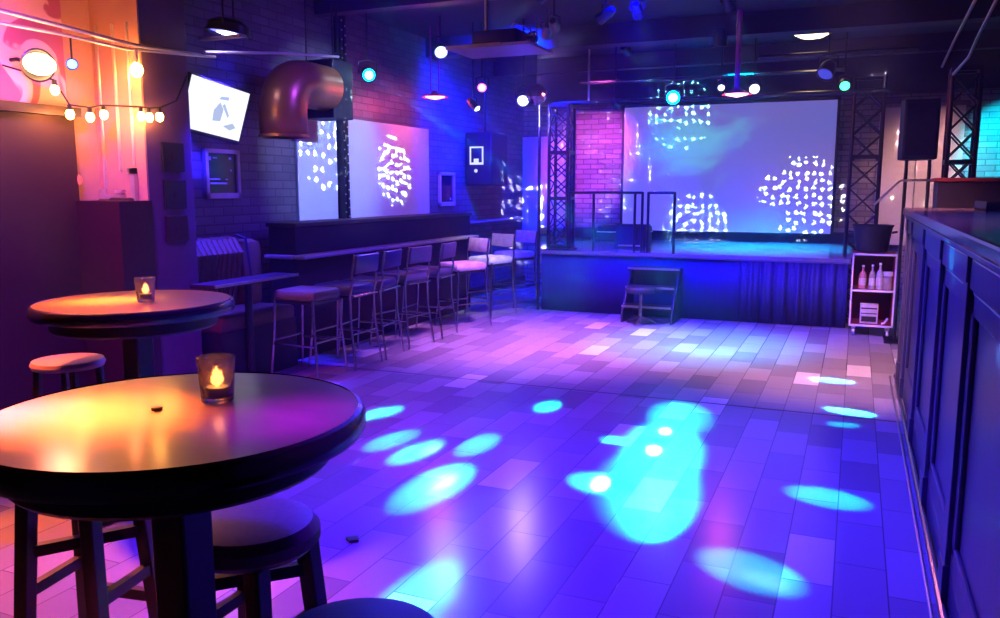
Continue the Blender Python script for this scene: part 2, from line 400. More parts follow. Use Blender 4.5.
# projection screen
sc = thing('projection_screen', (-1.77, 12.2, .86), 'large glowing lavender blue projection screen behind the stage', 'screen')
MB().b2((-1.45, -.01, .03), (1.46, .02, 1.82)).build('picture', M['screen'], sc, False)
MB().b2((-1.49, -.005, 1.80), (1.5, .05, 1.86)).b2((-1.49, -.005, 0), (1.5, .05, .045)).b2((-1.49, -.005, 0), (-1.45, .05, 1.86)).b2((1.46, -.005, 0), (1.5, .05, 1.86)).build('border', M['black'], sc, False)
struct('trim_12', (-4.6, 12.3, .753), (.2, 12.4, .9), M['black'])
pn = MB().b2((.22, 12.3, .75), (.68, 12.395, 2.56), .004).b2((.69, 12.3, .75), (1.22, 12.395, 2.56), .004).build('painted_board', M['panelpink'], None, False)
setp(pn, 'pinkish beige panelled board on back wall behind the tall loudspeaker', 'panel')
pn = MB().b2((-4.88, 12.3, .8), (-4.2, 12.395, 2.3)).build('back_board', M['panelwhite'], None, False)
setp(pn, 'pale board in the back corner left of the truss tower', 'panel')

# trusses
def truss(x, y, z0, z1, wd, label, bays):
    t = thing('truss_tower', (x, y, z0), label, 'truss')
    h = z1 - z0; a = wd / 2
    for sx in (-1, 1):
        for sy in (-1, 1):
            MB().tube([(sx * a, sy * a, .02), (sx * a, sy * a, h)], .02, 10).build('chord', M['blackmetal'], t)
    br = MB()
    for k in range(bays):
        za, zb = .05 + (h - .1) * k / bays, .05 + (h - .1) * (k + 1) / bays
        if k % 2: za, zb = zb, za
        for s in (-1, 1):
            br.tube([(-a * s, -a, za), (a * s, -a, zb)], .009, 6); br.tube([(-a * s, a, za), (a * s, a, zb)], .009, 6)
            br.tube([(s * a, -a * s, za), (s * a, a * s, zb)], .009, 6)
    br.build('bracing', M['blackmetal'], t)
    for z in (.03, h * .36, h * .68, h):
        rg = MB()
        for s in (-1, 1):
            rg.box((0, s * a, z), (wd, .03, .04)); rg.box((s * a, 0, z), (.03, wd, .04))
        rg.build('ring_frame', M['blackmetal'], t, False)
    MB().box((0, 0, .008), (wd + .08, wd + .08, .016)).build('base_plate', M['blackmetal'], t, False)
    return t
truss(-3.38, 9.82, .753, 2.5, .24, 'black box truss tower standing on the left end of stage', 8)
truss(.06, 10.2, 0, 2.72, .3, 'black box truss tower at the right end of stage beside the bottle cart', 9)
truss(.84, 8.7, 0, 2.56, .22, 'slim black truss tower behind the bar counter', 10)
def pipe(name, pts, r, m, label, cat='pipe', group=None):
    o = MB().tube(pts, r, 8).build(name, m); return setp(o, label, cat, group)
pipe('lighting_bar', [(-3.5, 9.82, 2.53), (.25, 9.82, 2.53)], .022, M['blackmetal'], 'long dark lighting bar spanning between the two stage trusses')
pipe('stage_pole', [(-3.6, 9.62, .753 - .753), (-3.6, 9.62, 2.5)], .02, M['blackmetal'], 'thin dark pole at the left front corner of stage', 'pole')
pipe('hanging_drop_rod', [(-3.1, 10, 2.53), (-3.1, 10, ZC)], .012, M['alu'], 'thin pale rod hanging above the left stage truss', 'rod')
pipe('corner_post', [(-2.55 - 1.3, 11.6, .0), (-2.55 - 1.3, 11.6, 2.7)], .018, M['blackmetal'], 'thin dark post behind the left truss tower', 'pole')

# guard rails on stage
def railing(x0, x1, posts, label):
    t = thing('guard_rail', ((x0 + x1) / 2, 9.72, .753), label, 'railing'); cx = (x0 + x1) / 2
    MB().tube([(x0 - cx, 0, .70), (x1 - cx, 0, .70)], .016, 8).build('top_rail', M['blackmetal'], t)
    for p in posts: MB().tube([(p - cx, 0, 0), (p - cx, 0, .71)], .017, 8).build('post', M['blackmetal'], t)
    return t
railing(-3.24, -2.33, (-3.24, -2.93, -2.42, -2.33), 'wide black guard rail on stage left of the steps')
railing(-2.26, -1.95, (-2.26, -1.95), 'narrow black guard rail on stage right of the steps')
am = thing('stage_monitor', (-2.6, 10.35, .753), 'black wedge monitor box on stage behind the guard rail', 'speaker')
MB().poly([(-.2, -.15, 0), (-.2, .15, 0), (-.2, .15, .3), (-.2, -.02, .3)], (.4, 0, 0)).build('cabinet', M['black'], am, False, .008)
MB().b2((-.14, -.153, .03), (.14, -.148, .05)).build('logo_strip', M['alu'], am, False)
cs = thing('low_road_case', (-3.05, 11.7, .753), 'low dark road case at the back of stage left of the screen', 'case')
MB().b2((-.35, -.2, 0), (.35, .2, .22), .01).build('body', M['black'], cs, False)
MB().b2((-.36, -.21, .13), (.36, .21, .145)).build('trim_band', M['alu'], cs, False)

# steps and stool in front of the stage
sp_ = thing('portable_steps', (-2.1, 9.42, 0), 'dark portable steps with pale nosings against the stage front', 'steps')
for k, (y, z, wd) in enumerate(((.05, .60, .6), (-.12, .40, .56), (-.28, .2, .56))):
    MB().b2((-wd / 2, y - .1, z - .035), (wd / 2, y + .09, z)).build('tread', M['black'], sp_, False)
    MB().b2((-wd / 2, y - .104, z - .022), (wd / 2, y - .1, z + .002)).build('nosing', M['alu'], sp_, False)
for s in (-1, 1):
    MB().poly([(s * .29, .14, 0), (s * .29, .14, .57), (s * .29, .03, .57), (s * .29, -.36, .1), (s * .29, -.36, 0)], (.02 * -s, 0, 0)).build('stringer', M['black'], sp_, False)
ps = thing('round_drum_stool', (-2.14, 8.95, 0), 'small black stool on a chrome post before the stage steps', 'stool')
MB().lathe([(0, .36), (.15, .36), (.17, .375), (.17, .41), (.15, .43), (0, .432)]).build('seat', M['black'], ps)
MB().tube([(0, 0, .03), (0, 0, .36)], .02).build('post', M['chrome'], ps)
for k in range(3):
    a = k * 2.094 + .5
    MB().tube([(0, 0, .1), (.13 * math.cos(a), .13 * math.sin(a), .05), (.19 * math.cos(a), .19 * math.sin(a), .012)], .011, 8).build('foot', M['chrome'], ps)

# ------------------------------------------------------------------ cart with bottles
ct = thing('utility_cart', (.2, 9.38, 0), 'pale edged bottle cart with dark red shelves beside the stage', 'cart')
bx = MB()
bx.b2((-.2, .2, .1), (.2, .215, .84)).b2((-.2, -.2, .1), (-.185, .2, .84)).b2((.185, -.2, .1), (.2, .2, .84))
bx.build('body', M['mahog'], ct, False)
for z in (.1, .46, .83):
    MB().b2((-.195, -.205, z), (.195, .205, z + .02)).build('shelf', M['mahog'], ct, False)
ed = MB()
for z in (.1, .46, .83): ed.b2((-.205, -.213, z - .002), (.205, -.205, z + .02))
for sx in (-.2, .2): ed.b2((sx - .008, -.213, .1), (sx + .008, -.205, .85))
ed.build('edge_trim', M['white'], ct, False)
for sx in (-.16, .16):
    for sy in (-.16, .16):
        c = MB().box((sx, sy, .085), (.04, .03, .03)).build('caster', M['alu'], ct, False)
        MB().lathe([(0, -.012), (.035, -.012), (.035, .012), (0, .012)], (sx, sy, .036), (1, 0, 0), 16).build('wheel', M['white'], c)
tb = thing('plastic_tub', (.17, 9.4, .852), 'dark round tub standing on top of the bottle cart', 'tub')
MB().lathe([(0, .005), (.15, .005), (.185, .25), (.2, .27), (.2, .28), (.175, .28), (.14, .03), (0, .03)], n=32).build('shell', M['black'], tb)
for s in (-1, 1): MB().tube([(s * .18, -.05, .2), (s * .225, -.03, .21), (s * .225, .03, .21), (s * .18, .05, .2)], .01, 8).build('handle', M['blackmetal'], tb)
def bottle(x, y, h, r, label, mm):
    t = thing('bottle', (x, y, .482), label, 'bottle', group='bottles on the cart')
    MB().lathe([(0, 0), (r, 0), (r, h * .55), (r * .8, h * .66), (r * .32, h * .76), (r * .32, h * .95), (0, h * .95)], n=16).build('glass_body', mm, t)
    MB().lathe([(0, h * .93), (r * .4, h * .93), (r * .4, h), (0, h)], n=12).build('cap', M['white'], t)
    MB().lathe([(r * 1.02, h * .15), (r * 1.03, h * .15), (r * 1.03, h * .45), (r * 1.02, h * .45)], n=16).build('paper_label', M['paper'], t)
bottle(.1, 9.27, .24, .036, 'short bottle leftmost of those on the cart shelf', mat('rose bottle glass', (.6, .25, .25), .2))
bottle(.19, 9.25, .25, .03, 'slim bottle second from left on the cart shelf', M['bottle'])
bottle(.26, 9.24, .27, .034, 'tall bottle third from left on the cart shelf', mat('clear bottle glass', (.5, .5, .45), .15))
jr = thing('lidded_jar', (.335, 9.26, .482), 'squat jar with a pale lid at right end of cart shelf', 'jar')
MB().lathe([(0, 0), (.045, 0), (.05, .02), (.05, .12), (.035, .14), (0, .14)], n=16).build('glass_body', M['bottle'], jr)
MB().lathe([(0, .14), (.048, .14), (.048, .18), (0, .18)], n=16).build('lid', M['white'], jr)
cb_ = thing('printed_carton', (.18, 9.3, .122), 'small pale printed carton on the lower cart shelf', 'box')
MB().b2((-.085, -.06, 0), (.085, .06, .2), .003).build('carton', M['paper'], cb_, False)
MB().b2((-.075, -.0625, .15), (.075, -.06, .165)).b2((-.075, -.0625, .1), (.075, -.06, .11)).b2((-.07, -.0625, .02), (.07, -.06, .075)).build('print', M['cap'], cb_, False)
nk = MB().tube([(.3, 9.22, .132), (.325, 9.22, .137), (.345, 9.22, .165), (.355, 9.22, .19)], .012, 8).build('white_hook', M['white']); setp(nk, 'small curved white handle piece on the lower cart shelf', 'hook')

# ------------------------------------------------------------------ right bar
bar = thing('bar_counter', (.372, 4.0, 0), 'long panelled bar counter along right side of the dance floor', 'bar counter')
Y0, Y1 = -3.2, 3.2       # local
MB().b2((.03, Y0, 0), (.6, Y1, 1.3)).build('body', M['barwood'], bar, False)
MB().b2((-.035, Y0 - .02, 1.3), (.68, Y1 + .03, 1.355)).build('counter_top', M['bartop'], bar, False, .012)
MB().b2((-.02, Y0, 1.275), (.03, Y1 + .015, 1.3)).build('cornice', M['barwood'], bar, False, .006)
MB().b2((.012, Y0, 0), (.03, Y1, .13)).build('skirting', M['barwood'], bar, False, .004)
ps_ = [3.14, 2.55, 1.4, .31, -.7, -1.8, -2.9]
for i, y in enumerate(ps_):
    MB().b2((-.005, y - .06, 0), (.03, y + .06, 1.275)).b2((-.012, y - .07, .0), (.03, y + .07, .15)).b2((-.012, y - .07, 1.18), (.03, y + .07, 1.275)).build('pilaster', M['barwood'], bar, False, .004)
for a, b in zip(ps_[1:], ps_):
    lo, hi = a + .06, b - .06
    MB().b2((.0, lo + .02, 1.16), (.03, hi - .02, 1.265)).build('frieze_board', M['barwood'], bar, False, .006)
    fr = MB()
    fr.b2((.012, lo, .2), (.03, lo + .07, 1.15)).b2((.012, hi - .07, .2), (.03, hi, 1.15)).b2((.012, lo, 1.07), (.03, hi, 1.15)).b2((.012, lo, .13), (.03, hi, .24))
    fr.build('panel_frame', M['barwood'], bar, False, .006)
MB().tube([(-.012, Y0, .018), (-.012, Y1, .018)], .012, 8).build('kick_strip', M['chrome'], bar)
# bar foot trim on the floor
pipe('floor_trim_strip', [(.325, .8, .006), (.325, 7.2, .006)], .006, M['alu'], 'thin bright metal strip on the floor along the bar', 'strip')
bx = thing('flat_tray', (.92, 6.55, 1.355), 'flat black tray lying on the bar counter', 'tray')
MB().b2((-.14, -.3, 0), (.14, .3, .012)).build('tray_bottom', M['black'], bx, False)
MB().b2((-.14, -.3, 0), (-.125, .3, .06)).b2((.125, -.3, 0), (.14, .3, .06)).b2((-.14, -.3, 0), (.14, -.285, .06)).b2((-.14, .285, 0), (.14, .3, .06)).build('rim', M['blackmetal'], bx, False)
db = thing('control_desk', (1.0, 8.1, 0), 'dark brown control desk standing behind far end of bar', 'desk')
MB().b2((-.38, -.2, 0), (.5, .25, 1.56)).build('cabinet', M['darkwood'], db, False, .008)
MB().b2((-.41, -.22, 1.56), (.53, .27, 1.59)).build('desk_top', M['mahog'], db, False, .004)
pipe('hand_rail', [(.16, 8.9, 1.35), (.36, 8.6, 1.575), (.62, 8.6, 1.58)], .01, M['alu'], 'thin pale handrail rising behind the bar corner', 'handrail')

# loudspeaker on twin pole stand
sk = thing('loudspeaker', (.52, 9.0, 1.775), 'tall dark loudspeaker raised on two poles behind bar', 'speaker')
MB().poly([(-.15, -.15, 0), (-.18, .02, 0), (-.12, .2, 0), (.12, .2, 0), (.15, .02, 0), (.15, -.15, 0)], (0, 0, .56)).build('cabinet', M['black'], sk, False, .012)
MB().b2((-.135, -.16, .03), (.135, -.15, .53), .004).build('grille', M['blackmetal'], sk, False)
ks = thing('speaker_stand', (.52, 9.0, 0), 'black twin pole stand under the tall loudspeaker', 'speaker stand')
for s in (-.1, .1): MB().tube([(s, 0, .02), (s, 0, 1.775)], .016, 8).build('pole', M['blackmetal'], ks)
MB().b2((-.2, -.2, 0), (.2, .2, .02)).build('base_plate', M['blackmetal'], ks, False)

# ------------------------------------------------------------------ divider with drink rail
dv = thing('divider_wall', (-4.6, 7.65, 0), 'long dark half height divider with pale drink rail behind the bar stools', 'divider')
MB().b2((-.14, -1.75, 0), (.14, 1.8, 1.17)).build('body', M['partition'], dv, False)
MB().b2((-.16, -1.77, 1.17), (.16, 1.82, 1.205)).build('cap', M['darkwood'], dv, False, .006)
MB().b2((.14, -1.8, .895), (.27, 1.8, .93)).b2((-.15, -1.82, .895), (.14, -1.75, .93)).build('drink_rail', M['railtop'], dv, False, .01)

# ------------------------------------------------------------------ bar stools
def make_stool(label, seatm, backm, back=True, group=None):
    t = thing('bar_stool', (0, 0, 0), label, 'bar stool', group=group)
    o = MB().box((0, 0, .665), (.40, .37, .085), bev=.03).build('seat', seatm, t)
    MB().b2((-.19, -.175, .6), (.19, .175, .625)).build('seat_frame', M['blackmetal'], t, False)
    for sx in (-1, 1):
        for sy in (-1, 1):
            top = .64 if (sx < 0 or not back) else .66
            pts = [(sx * .225, sy * .205, .006), (sx * .195, sy * .185, .35), (sx * .18, sy * .178, top)]
            if back and sx > 0: pts = [(.24, sy * .205, .006), (.19, sy * .185, .4), (.185, sy * .183, .62), (.215, sy * .185, .73), (.205, sy * .182, .80), (.235, sy * .178, .965)]
            MB().tube(pts, .011, 8).build('leg', M['chrome'], t)
    for s in (-1, 1):
        MB().tube([(-.205, s * .19, .27), (.205, s * .19, .27)], .009, 8).build('footrest', M['chrome'], t)
        MB().tube([(s * .2, -.193, .3), (s * .2, .193, .3)], .009, 8).build('footrest', M['chrome'], t)
    if back:
        MB().box((.235, 0, .885), (.035, .35, .155), rot=Matrix.Rotation(R(8), 3, 'Y'), bev=.012).build('backrest', backm, t)
        MB().tube([(.22, -.18, .62), (.22, .18, .62)], .009, 8).build('rear_crossbar', M['chrome'], t)
    return t
make_stool('backless bar stool with olive seat at the near end of divider', M['olive'], None, False).location = (-4.03, 5.46, 0)
bk = 'bar stools along the divider'
s1 = make_stool('purple black bar stool with back, nearest to the olive backless stool', M['vinyl'], M['vinyl'], True, bk)
s1.location = (-4.0, 5.82, 0)
# slide clear of the olive stool
s1.location = (-3.98, 5.9, 0)
for y, lb, rz in ((6.34, 'purple black bar stool with back, second along from the olive stool', R(8)),
                  (6.9, 'purple black bar stool with back, third along from the olive stool', R(-6)),
                  (7.45, 'purple black bar stool with back, fourth along, before the cream stools', R(5))):
    dup(s1, (-4.0, y, 0), rz, lb)
s5 = make_stool('cream seated bar stool nearest of the pale stools beyond the divider seats', M['cream'], M['cream'], True, 'pale bar stools near the stage'); s5.location = (-3.93, 8.12, 0); s5.rotation_euler.z = R(62)
s6 = make_stool('pale bar stool with mauve backrest, between two cream ones', M['cream'], M['mauve'], True, 'pale bar stools near the stage'); s6.location = (-3.98, 9.0, 0); s6.rotation_euler.z = R(72)
dup(s5, (-4.02, 9.85, 0), R(70), 'cream bar stool closest to left corner of the stage')

# ------------------------------------------------------------------ banquette, small table, wall things
bq = thing('banquette', (-4.62, 5.3, 0), 'dark leather banquette with ribbed roll back against brick wall', 'sofa')
MB().b2((-.25, -.5, .0), (.28, .42, .42)).build('base', M['black'], bq, False)
MB().box((.02, -.04, .47), (.52, .9, .12), bev=.03).build('seat_cushion', M['leather'], bq)
rb = MB()
for k in range(11):
    y = -.46 + k * .06
    rb.tube([(-.2, y, .5), (-.1, y, .8), (-.06, y, .98), (-.12, y, 1.07), (-.2, y, 1.08)], [.035] * 5, 8)
rb.build('ribbed_back', M['leather'], bq)
MB().b2((-.26, -.5, .42), (-.14, .42, 1.04), .02).build('back_shell', M['leather'], bq)
MB().box((-.12, .29, .8), (.22, .2, .56), bev=.07).build('end_bolster', M['leather'], bq)
MB().tube([(-.02, .2, .5), (.0, .2, .8), (-.04, .2, 1.09), (-.14, .2, 1.12)], .012, 8).build('strap', M['black'], bq)
tb2 = thing('booth_table', (-4.42, 4.96, 0), 'narrow dark booth table edge in front of leather banquette', 'table')
MB().b2((-.02, -.35, .78), (.22, .62, .81)).build('table_top', M['darkwood'], tb2, False, .004)
MB().b2((.215, -.35, .79), (.225, .62, .812)).build('metal_edge', M['alu'], tb2, False)
MB().tube([(.1, .14, .02), (.1, .14, .78)], .03).build('pedestal', M['blackmetal'], tb2)
MB().lathe([(0, 0), (.12, 0), (.12, .02), (.03, .03), (0, .03)], (.1, .14, 0)).build('foot', M['blackmetal'], tb2)

tv = thing('wall_television', (-4.58, 5.1, 2.1), 'small tilted television with a white lit picture on left wall', 'television')
rt = (Matrix.Rotation(R(-7), 3, 'X') @ Matrix.Rotation(R(14), 3, 'Y'))
def tb_(c, s): return Vector(rt @ Vector(c)), s
MB().box(rt @ Vector((0, 0, 0)), (.06, .66, .43), rot=rt, bev=.01).build('casing', M['black'], tv, False)
MB().box(rt @ Vector((.032, 0, .01)), (.006, .625, .385), rot=rt).build('screen', M['tvwhite'], tv, False)
sh = MB()
for pts in ([(-.02, -.08), (.06, -.07), (.07, .02), (.02, .07), (-.03, .0)], [(.0, .09), (.1, .1), (.1, .125), (.02, .115)], [(.1, -.1), (.2, -.06), (.24, -.09), (.18, -.12)], [(.05, .05), (.13, -.03), (.14, -.01), (.07, .07)]):
    sh.poly([rt @ Vector((.0355, a, b)) for a, b in pts], rt @ Vector((.001, 0, 0)))
sh.build('picture_shapes', M['tvgrey'], tv, False)
MB().tube([(-.02, 0, 0), (-.2, 0, .02), (-.31, 0, .02)], .02, 8).b2((-.32, -.08, -.06), (-.3, .08, .1)).build('wall_bracket', M['blackmetal'], tv)
MB().tube([(.0, -.36, .18), (-.02, -.38, .05), (-.02, -.37, -.12), (-.03, -.34, -.2)], .006, 6).build('cable', M['white'], tv)

def wall_frame(y0, y1, z0, z1, label, marks, fw, name='picture_frame'):
    cy, cz = (y0 + y1) / 2, (z0 + z1) / 2
    t = thing(name, (-4.895, cy, cz), label, 'picture'); a, b = (y1 - y0) / 2, (z1 - z0) / 2
    MB().b2((0, -a, -b), (.035, -a + fw, b)).b2((0, a - fw, -b), (.035, a, b)).b2((0, -a, b - fw), (.035, a, b)).b2((0, -a, -b), (.035, a, -b + fw * 1.3)).build('frame', M['silver'], t, False, .004)
    MB().b2((.0, -a + .01, -b + .01), (.012, a - .01, b - .01)).build('poster', M['glassy'], t, False)
    if marks:
        m = MB()
        for (p, q, l, h) in marks: m.b2((.012, p, q), (.0135, p + l, q + h))
        m.build('print', mat('pale blue print', (.5, .6, .95), .5), t, False)
    return t
wall_frame(5.3, 5.71, 1.42, 1.825, 'silver framed dark poster with pale print on brick wall', [(-.15, .11, .03, .03), (-.1, .125, .05, .012), (.09, .12, .03, .02), (.1, .02, .02, .02), (-.15, -.05, .13, .014), (-.14, -.085, .2, .016), (.04, -.05, .03, .01)], .035)
wall_frame(9.42, 9.86, 1.28, 1.71, 'small pale framed picture right of projection panels on left wall', [(.1, -.14, .03, .03)], .04)
# dark plaques on pilaster side
for k, (z, s, mm, lb) in enumerate(((1.72, .2, 'black', 'upper dark square plaque on side of the ochre column'), (1.46, .2, 'black', 'middle dark square plaque on side of the ochre column'), (1.22, .18, 'darkred', 'lower dull red square plaque on side of the ochre column'))):
    t = thing('wall_plaque', (-4.449, 4.52, z), lb, 'plaque')
    MB().b2((0, -.1, -s / 2), (.02, .1, s / 2)).build('plate', M[mm], t, False, .003)
    MB().lathe([(0, 0), (.02, 0), (.02, .004), (0, .004)], (.02, 0, 0), (1, 0, 0), 12).build('boss', M['darkred'], t)
# pale projection boards on left wall
for y0, y1, lb in ((6.52, 7.17, 'narrow pale board on left wall before the dark post'), (7.33, 9.15, 'wide pale board on left wall beyond the dark post')):
    p = MB().b2((-4.895, y0, 1.18), (-4.87, y1, 2.22)).build('projection_board', M['panelwhite'], None, False, .004); setp(p, lb, 'board')
po = thing('wall_post', (-4.84, 7.25, 0), 'dark studded post between the two pale boards', 'post')
MB().b2((-.05, -.05, 0), (.03, -.015, ZC)).b2((-.05, .015, 0), (.03, .05, ZC)).b2((-.05, -.015, 0), (.01, .015, ZC)).build('channel', M['blackmetal'], po, False)
ss = MB()
for k in range(50): ss.box((.032, -.03 if k % 2 else .03, .95 + k * .045), (.01, .014, .014))
ss.build('studs', M['alu'], po, False)
# duct
dc = thing('duct_elbow', (-4.5, 5.85, 0), 'large copper lit ventilation duct elbow opening downwards by the television', 'duct')
pts = [(0, 0, 1.93), (0, 0, 2.15)] + [(0, .25 - .25 * math.cos(a), 2.15 + .25 * math.sin(a)) for a in [R(15 * k) for k in range(1, 7)]] + [(0, .62, 2.4)]
MB().tube(pts, .2, 28, cap=False).build('duct_skin', M['rust'], dc).modifiers.new('sol', 'SOLIDIFY').thickness = .006
MB().lathe([(.2, 0), (.212, 0), (.212, .025), (.2, .025)], (0, 0, 1.93), n=28, close=True).build('end_collar', M['rust'], dc)
MB().b2((-.26, .6, 2.14), (.1, .92, 2.66), .01).build('plenum_box', M['blackmetal'], dc, False)
for y in (.35, .75): MB().tube([(0, y, 2.58), (0, y, ZC)], .006, 6).build('hanger_strap', M['blackmetal'], dc)
# speaker on the far left wall
sq = thing('hanging_speaker', (-4.72, 10.5, 1.54), 'dark wall speaker cabinet with pale square badge near back corner', 'speaker')
MB().b2((-.17, -.28, 0), (.22, .28, .71), .02).build('cabinet', M['black'], sq, False)
q = MB().b2((-.1, -.286, .28), (-.08, -.28, .52)).b2((.08, -.286, .28), (.1, -.28, .52)).b2((-.1, -.286, .5), (.1, -.28, .52)).b2((-.1, -.286, .28), (.1, -.28, .31)).b2((-.04, -.286, .3), (.03, -.28, .36))
q.build('square_badge', M['badgeglow'], sq, False)
MB().lathe([(0, 0), (.025, 0), (.025, .006), (0, .006)], (-.01, -.28, .2), (0, -1, 0), 14).build('badge_dot', M['badgeglow'], sq)
MB().tube([(0, 0, .71), (0, 0, ZC - 1.54)], .015, 8).build('hanging_rod', M['blackmetal'], sq)
wl = MB().b2((-4.9, 9.9, 1.04), (-4.7, 12.0, 1.07)).build('wall_ledge', M['railtop'], None, False, .004); setp(wl, 'thin pale ledge shelf on left wall under the hanging speaker', 'shelf')

# ------------------------------------------------------------------ tall round tables, candles, stools
def round_table(x, y, r, label):
    t = thing('round_table', (x, y, 0), label, 'table')
    MB().lathe([(0, .962), (r - .02, .962), (r - .012, .972), (r - .02, .982), (0, .982)], n=72).build('table_top', M['table'], t)
    MB().lathe([(r - .03, .925), (r - .008, .925), (r, .937), (r, .966), (r - .008, .98), (r - .018, .984), (r - .022, .975), (r - .03, .96)], n=72, close=True).build('rim', M['tableedge'], t)
    MB().lathe([(0, .86), (r * .8, .86), (r * .82, .87), (r * .82, .96), (0, .96)], n=48).build('apron', M['darkwood'], t)
    MB().box((0, 0, .45), (.1, .1, .84), bev=.008).build('pedestal', M['darkwood'], t, False)
    for k in range(4):
        a = R(90 * k); c, s = math.cos(a), math.sin(a)
        MB().box((c * .17, s * .17, .045), (.34, .08, .09), rz=a, bev=.01).build('foot', M['darkwood'], t, False)
    return t
round_table(-1.44, 1.43, .44, 'nearest tall round table, glossy top, candle near its far edge')
round_table(-3.08, 2.85, .445, 'tall round table farther back beside the orange lit column')
def candle(x, y, z, label):
    t = thing('candle_holder', (x, y, z), label, 'candle holder', group='candle glasses on the round tables')
    MB().lathe([(0, 0), (.034, 0), (.038, .004), (.046, .112), (.042, .113), (.035, .014), (0, .012)], n=20).build('glass_cup', M['glass'], t)
    cd = MB().lathe([(0, .014), (.026, .014), (.026, .038), (0, .038)], n=16).build('tealight', M['white'], t)
    MB().lathe([(0, .04), (.012, .046), (.015, .056), (.009, .074), (0, .088)], n=10).build('flame', M['wax'], cd)
    point((x, y, z + .06), 1.4, (1, .42, .08), .012, t)
candle(-1.417, 1.545, .983, 'lit candle glass glowing orange on nearest round table')
candle(-3.0, 2.84, .983, 'lit candle glass on round table farther back')
bc = MB().lathe([(0, 0), (.013, 0), (.013, .007), (0, .009)], (-1.493, 1.425, .983), n=14).build('bottle_closure', M['cap']); setp(bc, 'small dark bottle cap on the nearest round table', 'bottle cap')
cr_ = MB().poly([(-1.945, 2.85, .001), (-1.91, 2.825, .001), (-1.88, 2.85, .001), (-1.905, 2.885, .001)], (0, 0, .012)).build('floor_litter', M['cap'], smooth=False); setp(cr_, 'small dark scrap lying on floor right of the nearest table', 'litter')

def wood_stool(x, y, rz, label, seatm, h=.7, r=.185, th=.09, round_=True, leg=.045):
    t = thing('wooden_stool', (x, y, 0), label, 'stool', rz)
    if th > .06:
        MB().lathe([(0, h - th), (r - .02, h - th), (r, h - th + .02), (r, h - .035), (r - .02, h - .01), (r - .06, h), (0, h + .004)], n=40).build('seat', seatm, t)
    else:
        MB().lathe([(0, h - th), (r - .008, h - th), (r, h - th / 2), (r - .008, h), (0, h)], n=40).build('seat', seatm, t)
    a = r * .56
    for sx in (-1, 1):
        for sy in (-1, 1):
            b = MB(); tp, bt = a, a + .035
            q = [(sx * bt - leg / 2, sy * bt - leg / 2, 0), (sx * bt + leg / 2, sy * bt - leg / 2, 0), (sx * bt + leg / 2, sy * bt + leg / 2, 0), (sx * bt - leg / 2, sy * bt + leg / 2, 0)]
            b.poly(q, (sx * (tp - bt), sy * (tp - bt), h - th + .002)); b.build('leg', M['darkwood'], t, False, .004)
    for s in (-1, 1):
        MB().box((0, s * (a + .02), .2), (2 * a, .025, .035)).build('stretcher', M['darkwood'], t, False)
        MB().box((s * (a + .02), 0, .3), (.025, 2 * a, .035)).build('stretcher', M['darkwood'], t, False)
        MB().box((0, 0, .43), (2.7 * a, .028, .035), rz=R(45 * s)).build('cross_brace', M['darkwood'], t, False)
    return t
wood_stool(-1.49, 1.725, R(0), 'dark stool with thick padded seat tucked under nearest round table', M['darkseat'], .605, .19, .085, leg=.05)
wood_stool(-2.12, 1.72, R(10), 'dark wooden stool with cross braces left of the nearest table pedestal', M['darkseat'], .69, .19, .09)
wood_stool(-.80, 1.2, R(15), 'black padded stool in front, only the top of its seat showing', M['black'], .69, .175, .09)
wood_stool(-3.44, 2.76, R(14), 'small pale topped round stool beside the farther round table', M['stooltop'], .69, .165, .035, leg=.03)

# ------------------------------------------------------------------ lamps
def par_can(loc, aim, col, strength, r, label, watts=0, ang=40, blend=.5, gob=None, name='stage_light', group=None, ln=.16, rod=True, extra=(), beam=None, extra_aim=None, extra_ang=60):
    t = thing(name, loc, label, 'stage light', group=group)
    d = (Vector(aim) - Vector(loc)).normalized(); L = Vector(loc)
    MB().lathe([(0, -ln), (r * .6, -ln), (r * .95, -ln * .6), (r, 0), (r * 1.06, .0), (r * 1.06, .012), (r * .9, .012), (r * .88, -.01)], (0, 0, 0), d, 20).build('housing', M['blackmetal'], t)
    hot = strength > 10
    ln_ = MB().lathe([(0, .012), (r * .5, .008), (r * .88, -.004), (0, -.01)], (0, 0, 0), d, 20).build('lens', emis('lens ' + label[:20], col, min(strength, 5)), t)
    if hot: MB().lathe([(0, .02), (r * .3, .018), (r * .52, .009), (0, .006)], (0, 0, 0), d, 16).build('lamp_core', emis('core ' + label[:20], [.45 + .55 * c for c in col], strength), ln_)
    u, v, _ = frame_of(d)
    side = Vector((d.y, -d.x, 0)); side = side.normalized() if side.length > .01 else Vector((1, 0, 0))
    c = -d * ln * .45; rr = r * 1.2
    MB().tube([c + side * rr, c + side * rr + Vector((0, 0, rr * 1.2)), c + Vector((0, 0, rr * 1.5)), c - side * rr + Vector((0, 0, rr * 1.2)), c - side * rr], .008, 6).build('yoke', M['blackmetal'], t)
    if rod: MB().tube([c + Vector((0, 0, rr * 1.5)), Vector((c.x, c.y, ZC - loc[2]))], .01, 6).build('hanging_rod', M['blackmetal'], t)
    if watts: spot(L + d * .05, aim, watts, beam or col, ang, blend, .03, t)
    if gob:
        gaim, gw, gcol, gang, gpar = gob
        spot(L + d * .06, gaim, gw, gcol, gang, .02, 0, t, gpar)
    if len(extra) > 4: beams(L + (Vector(extra_aim) - L).normalized() * .07, extra_aim, extra, extra_ang, t); extra = ()
    for a, wt, cc, ag, bl in extra: spot(L + (Vector(a) - L).normalized() * .06, a, wt, cc, ag, bl, .01, t)
    return t
CY, BL, VI, PK, WH, GR, OR = (0, .75, 1), (.03, .06, 1), (.3, .05, 1), (1, .12, .6), (.55, .65, 1), (0, 1, .55), (1, .4, .08)
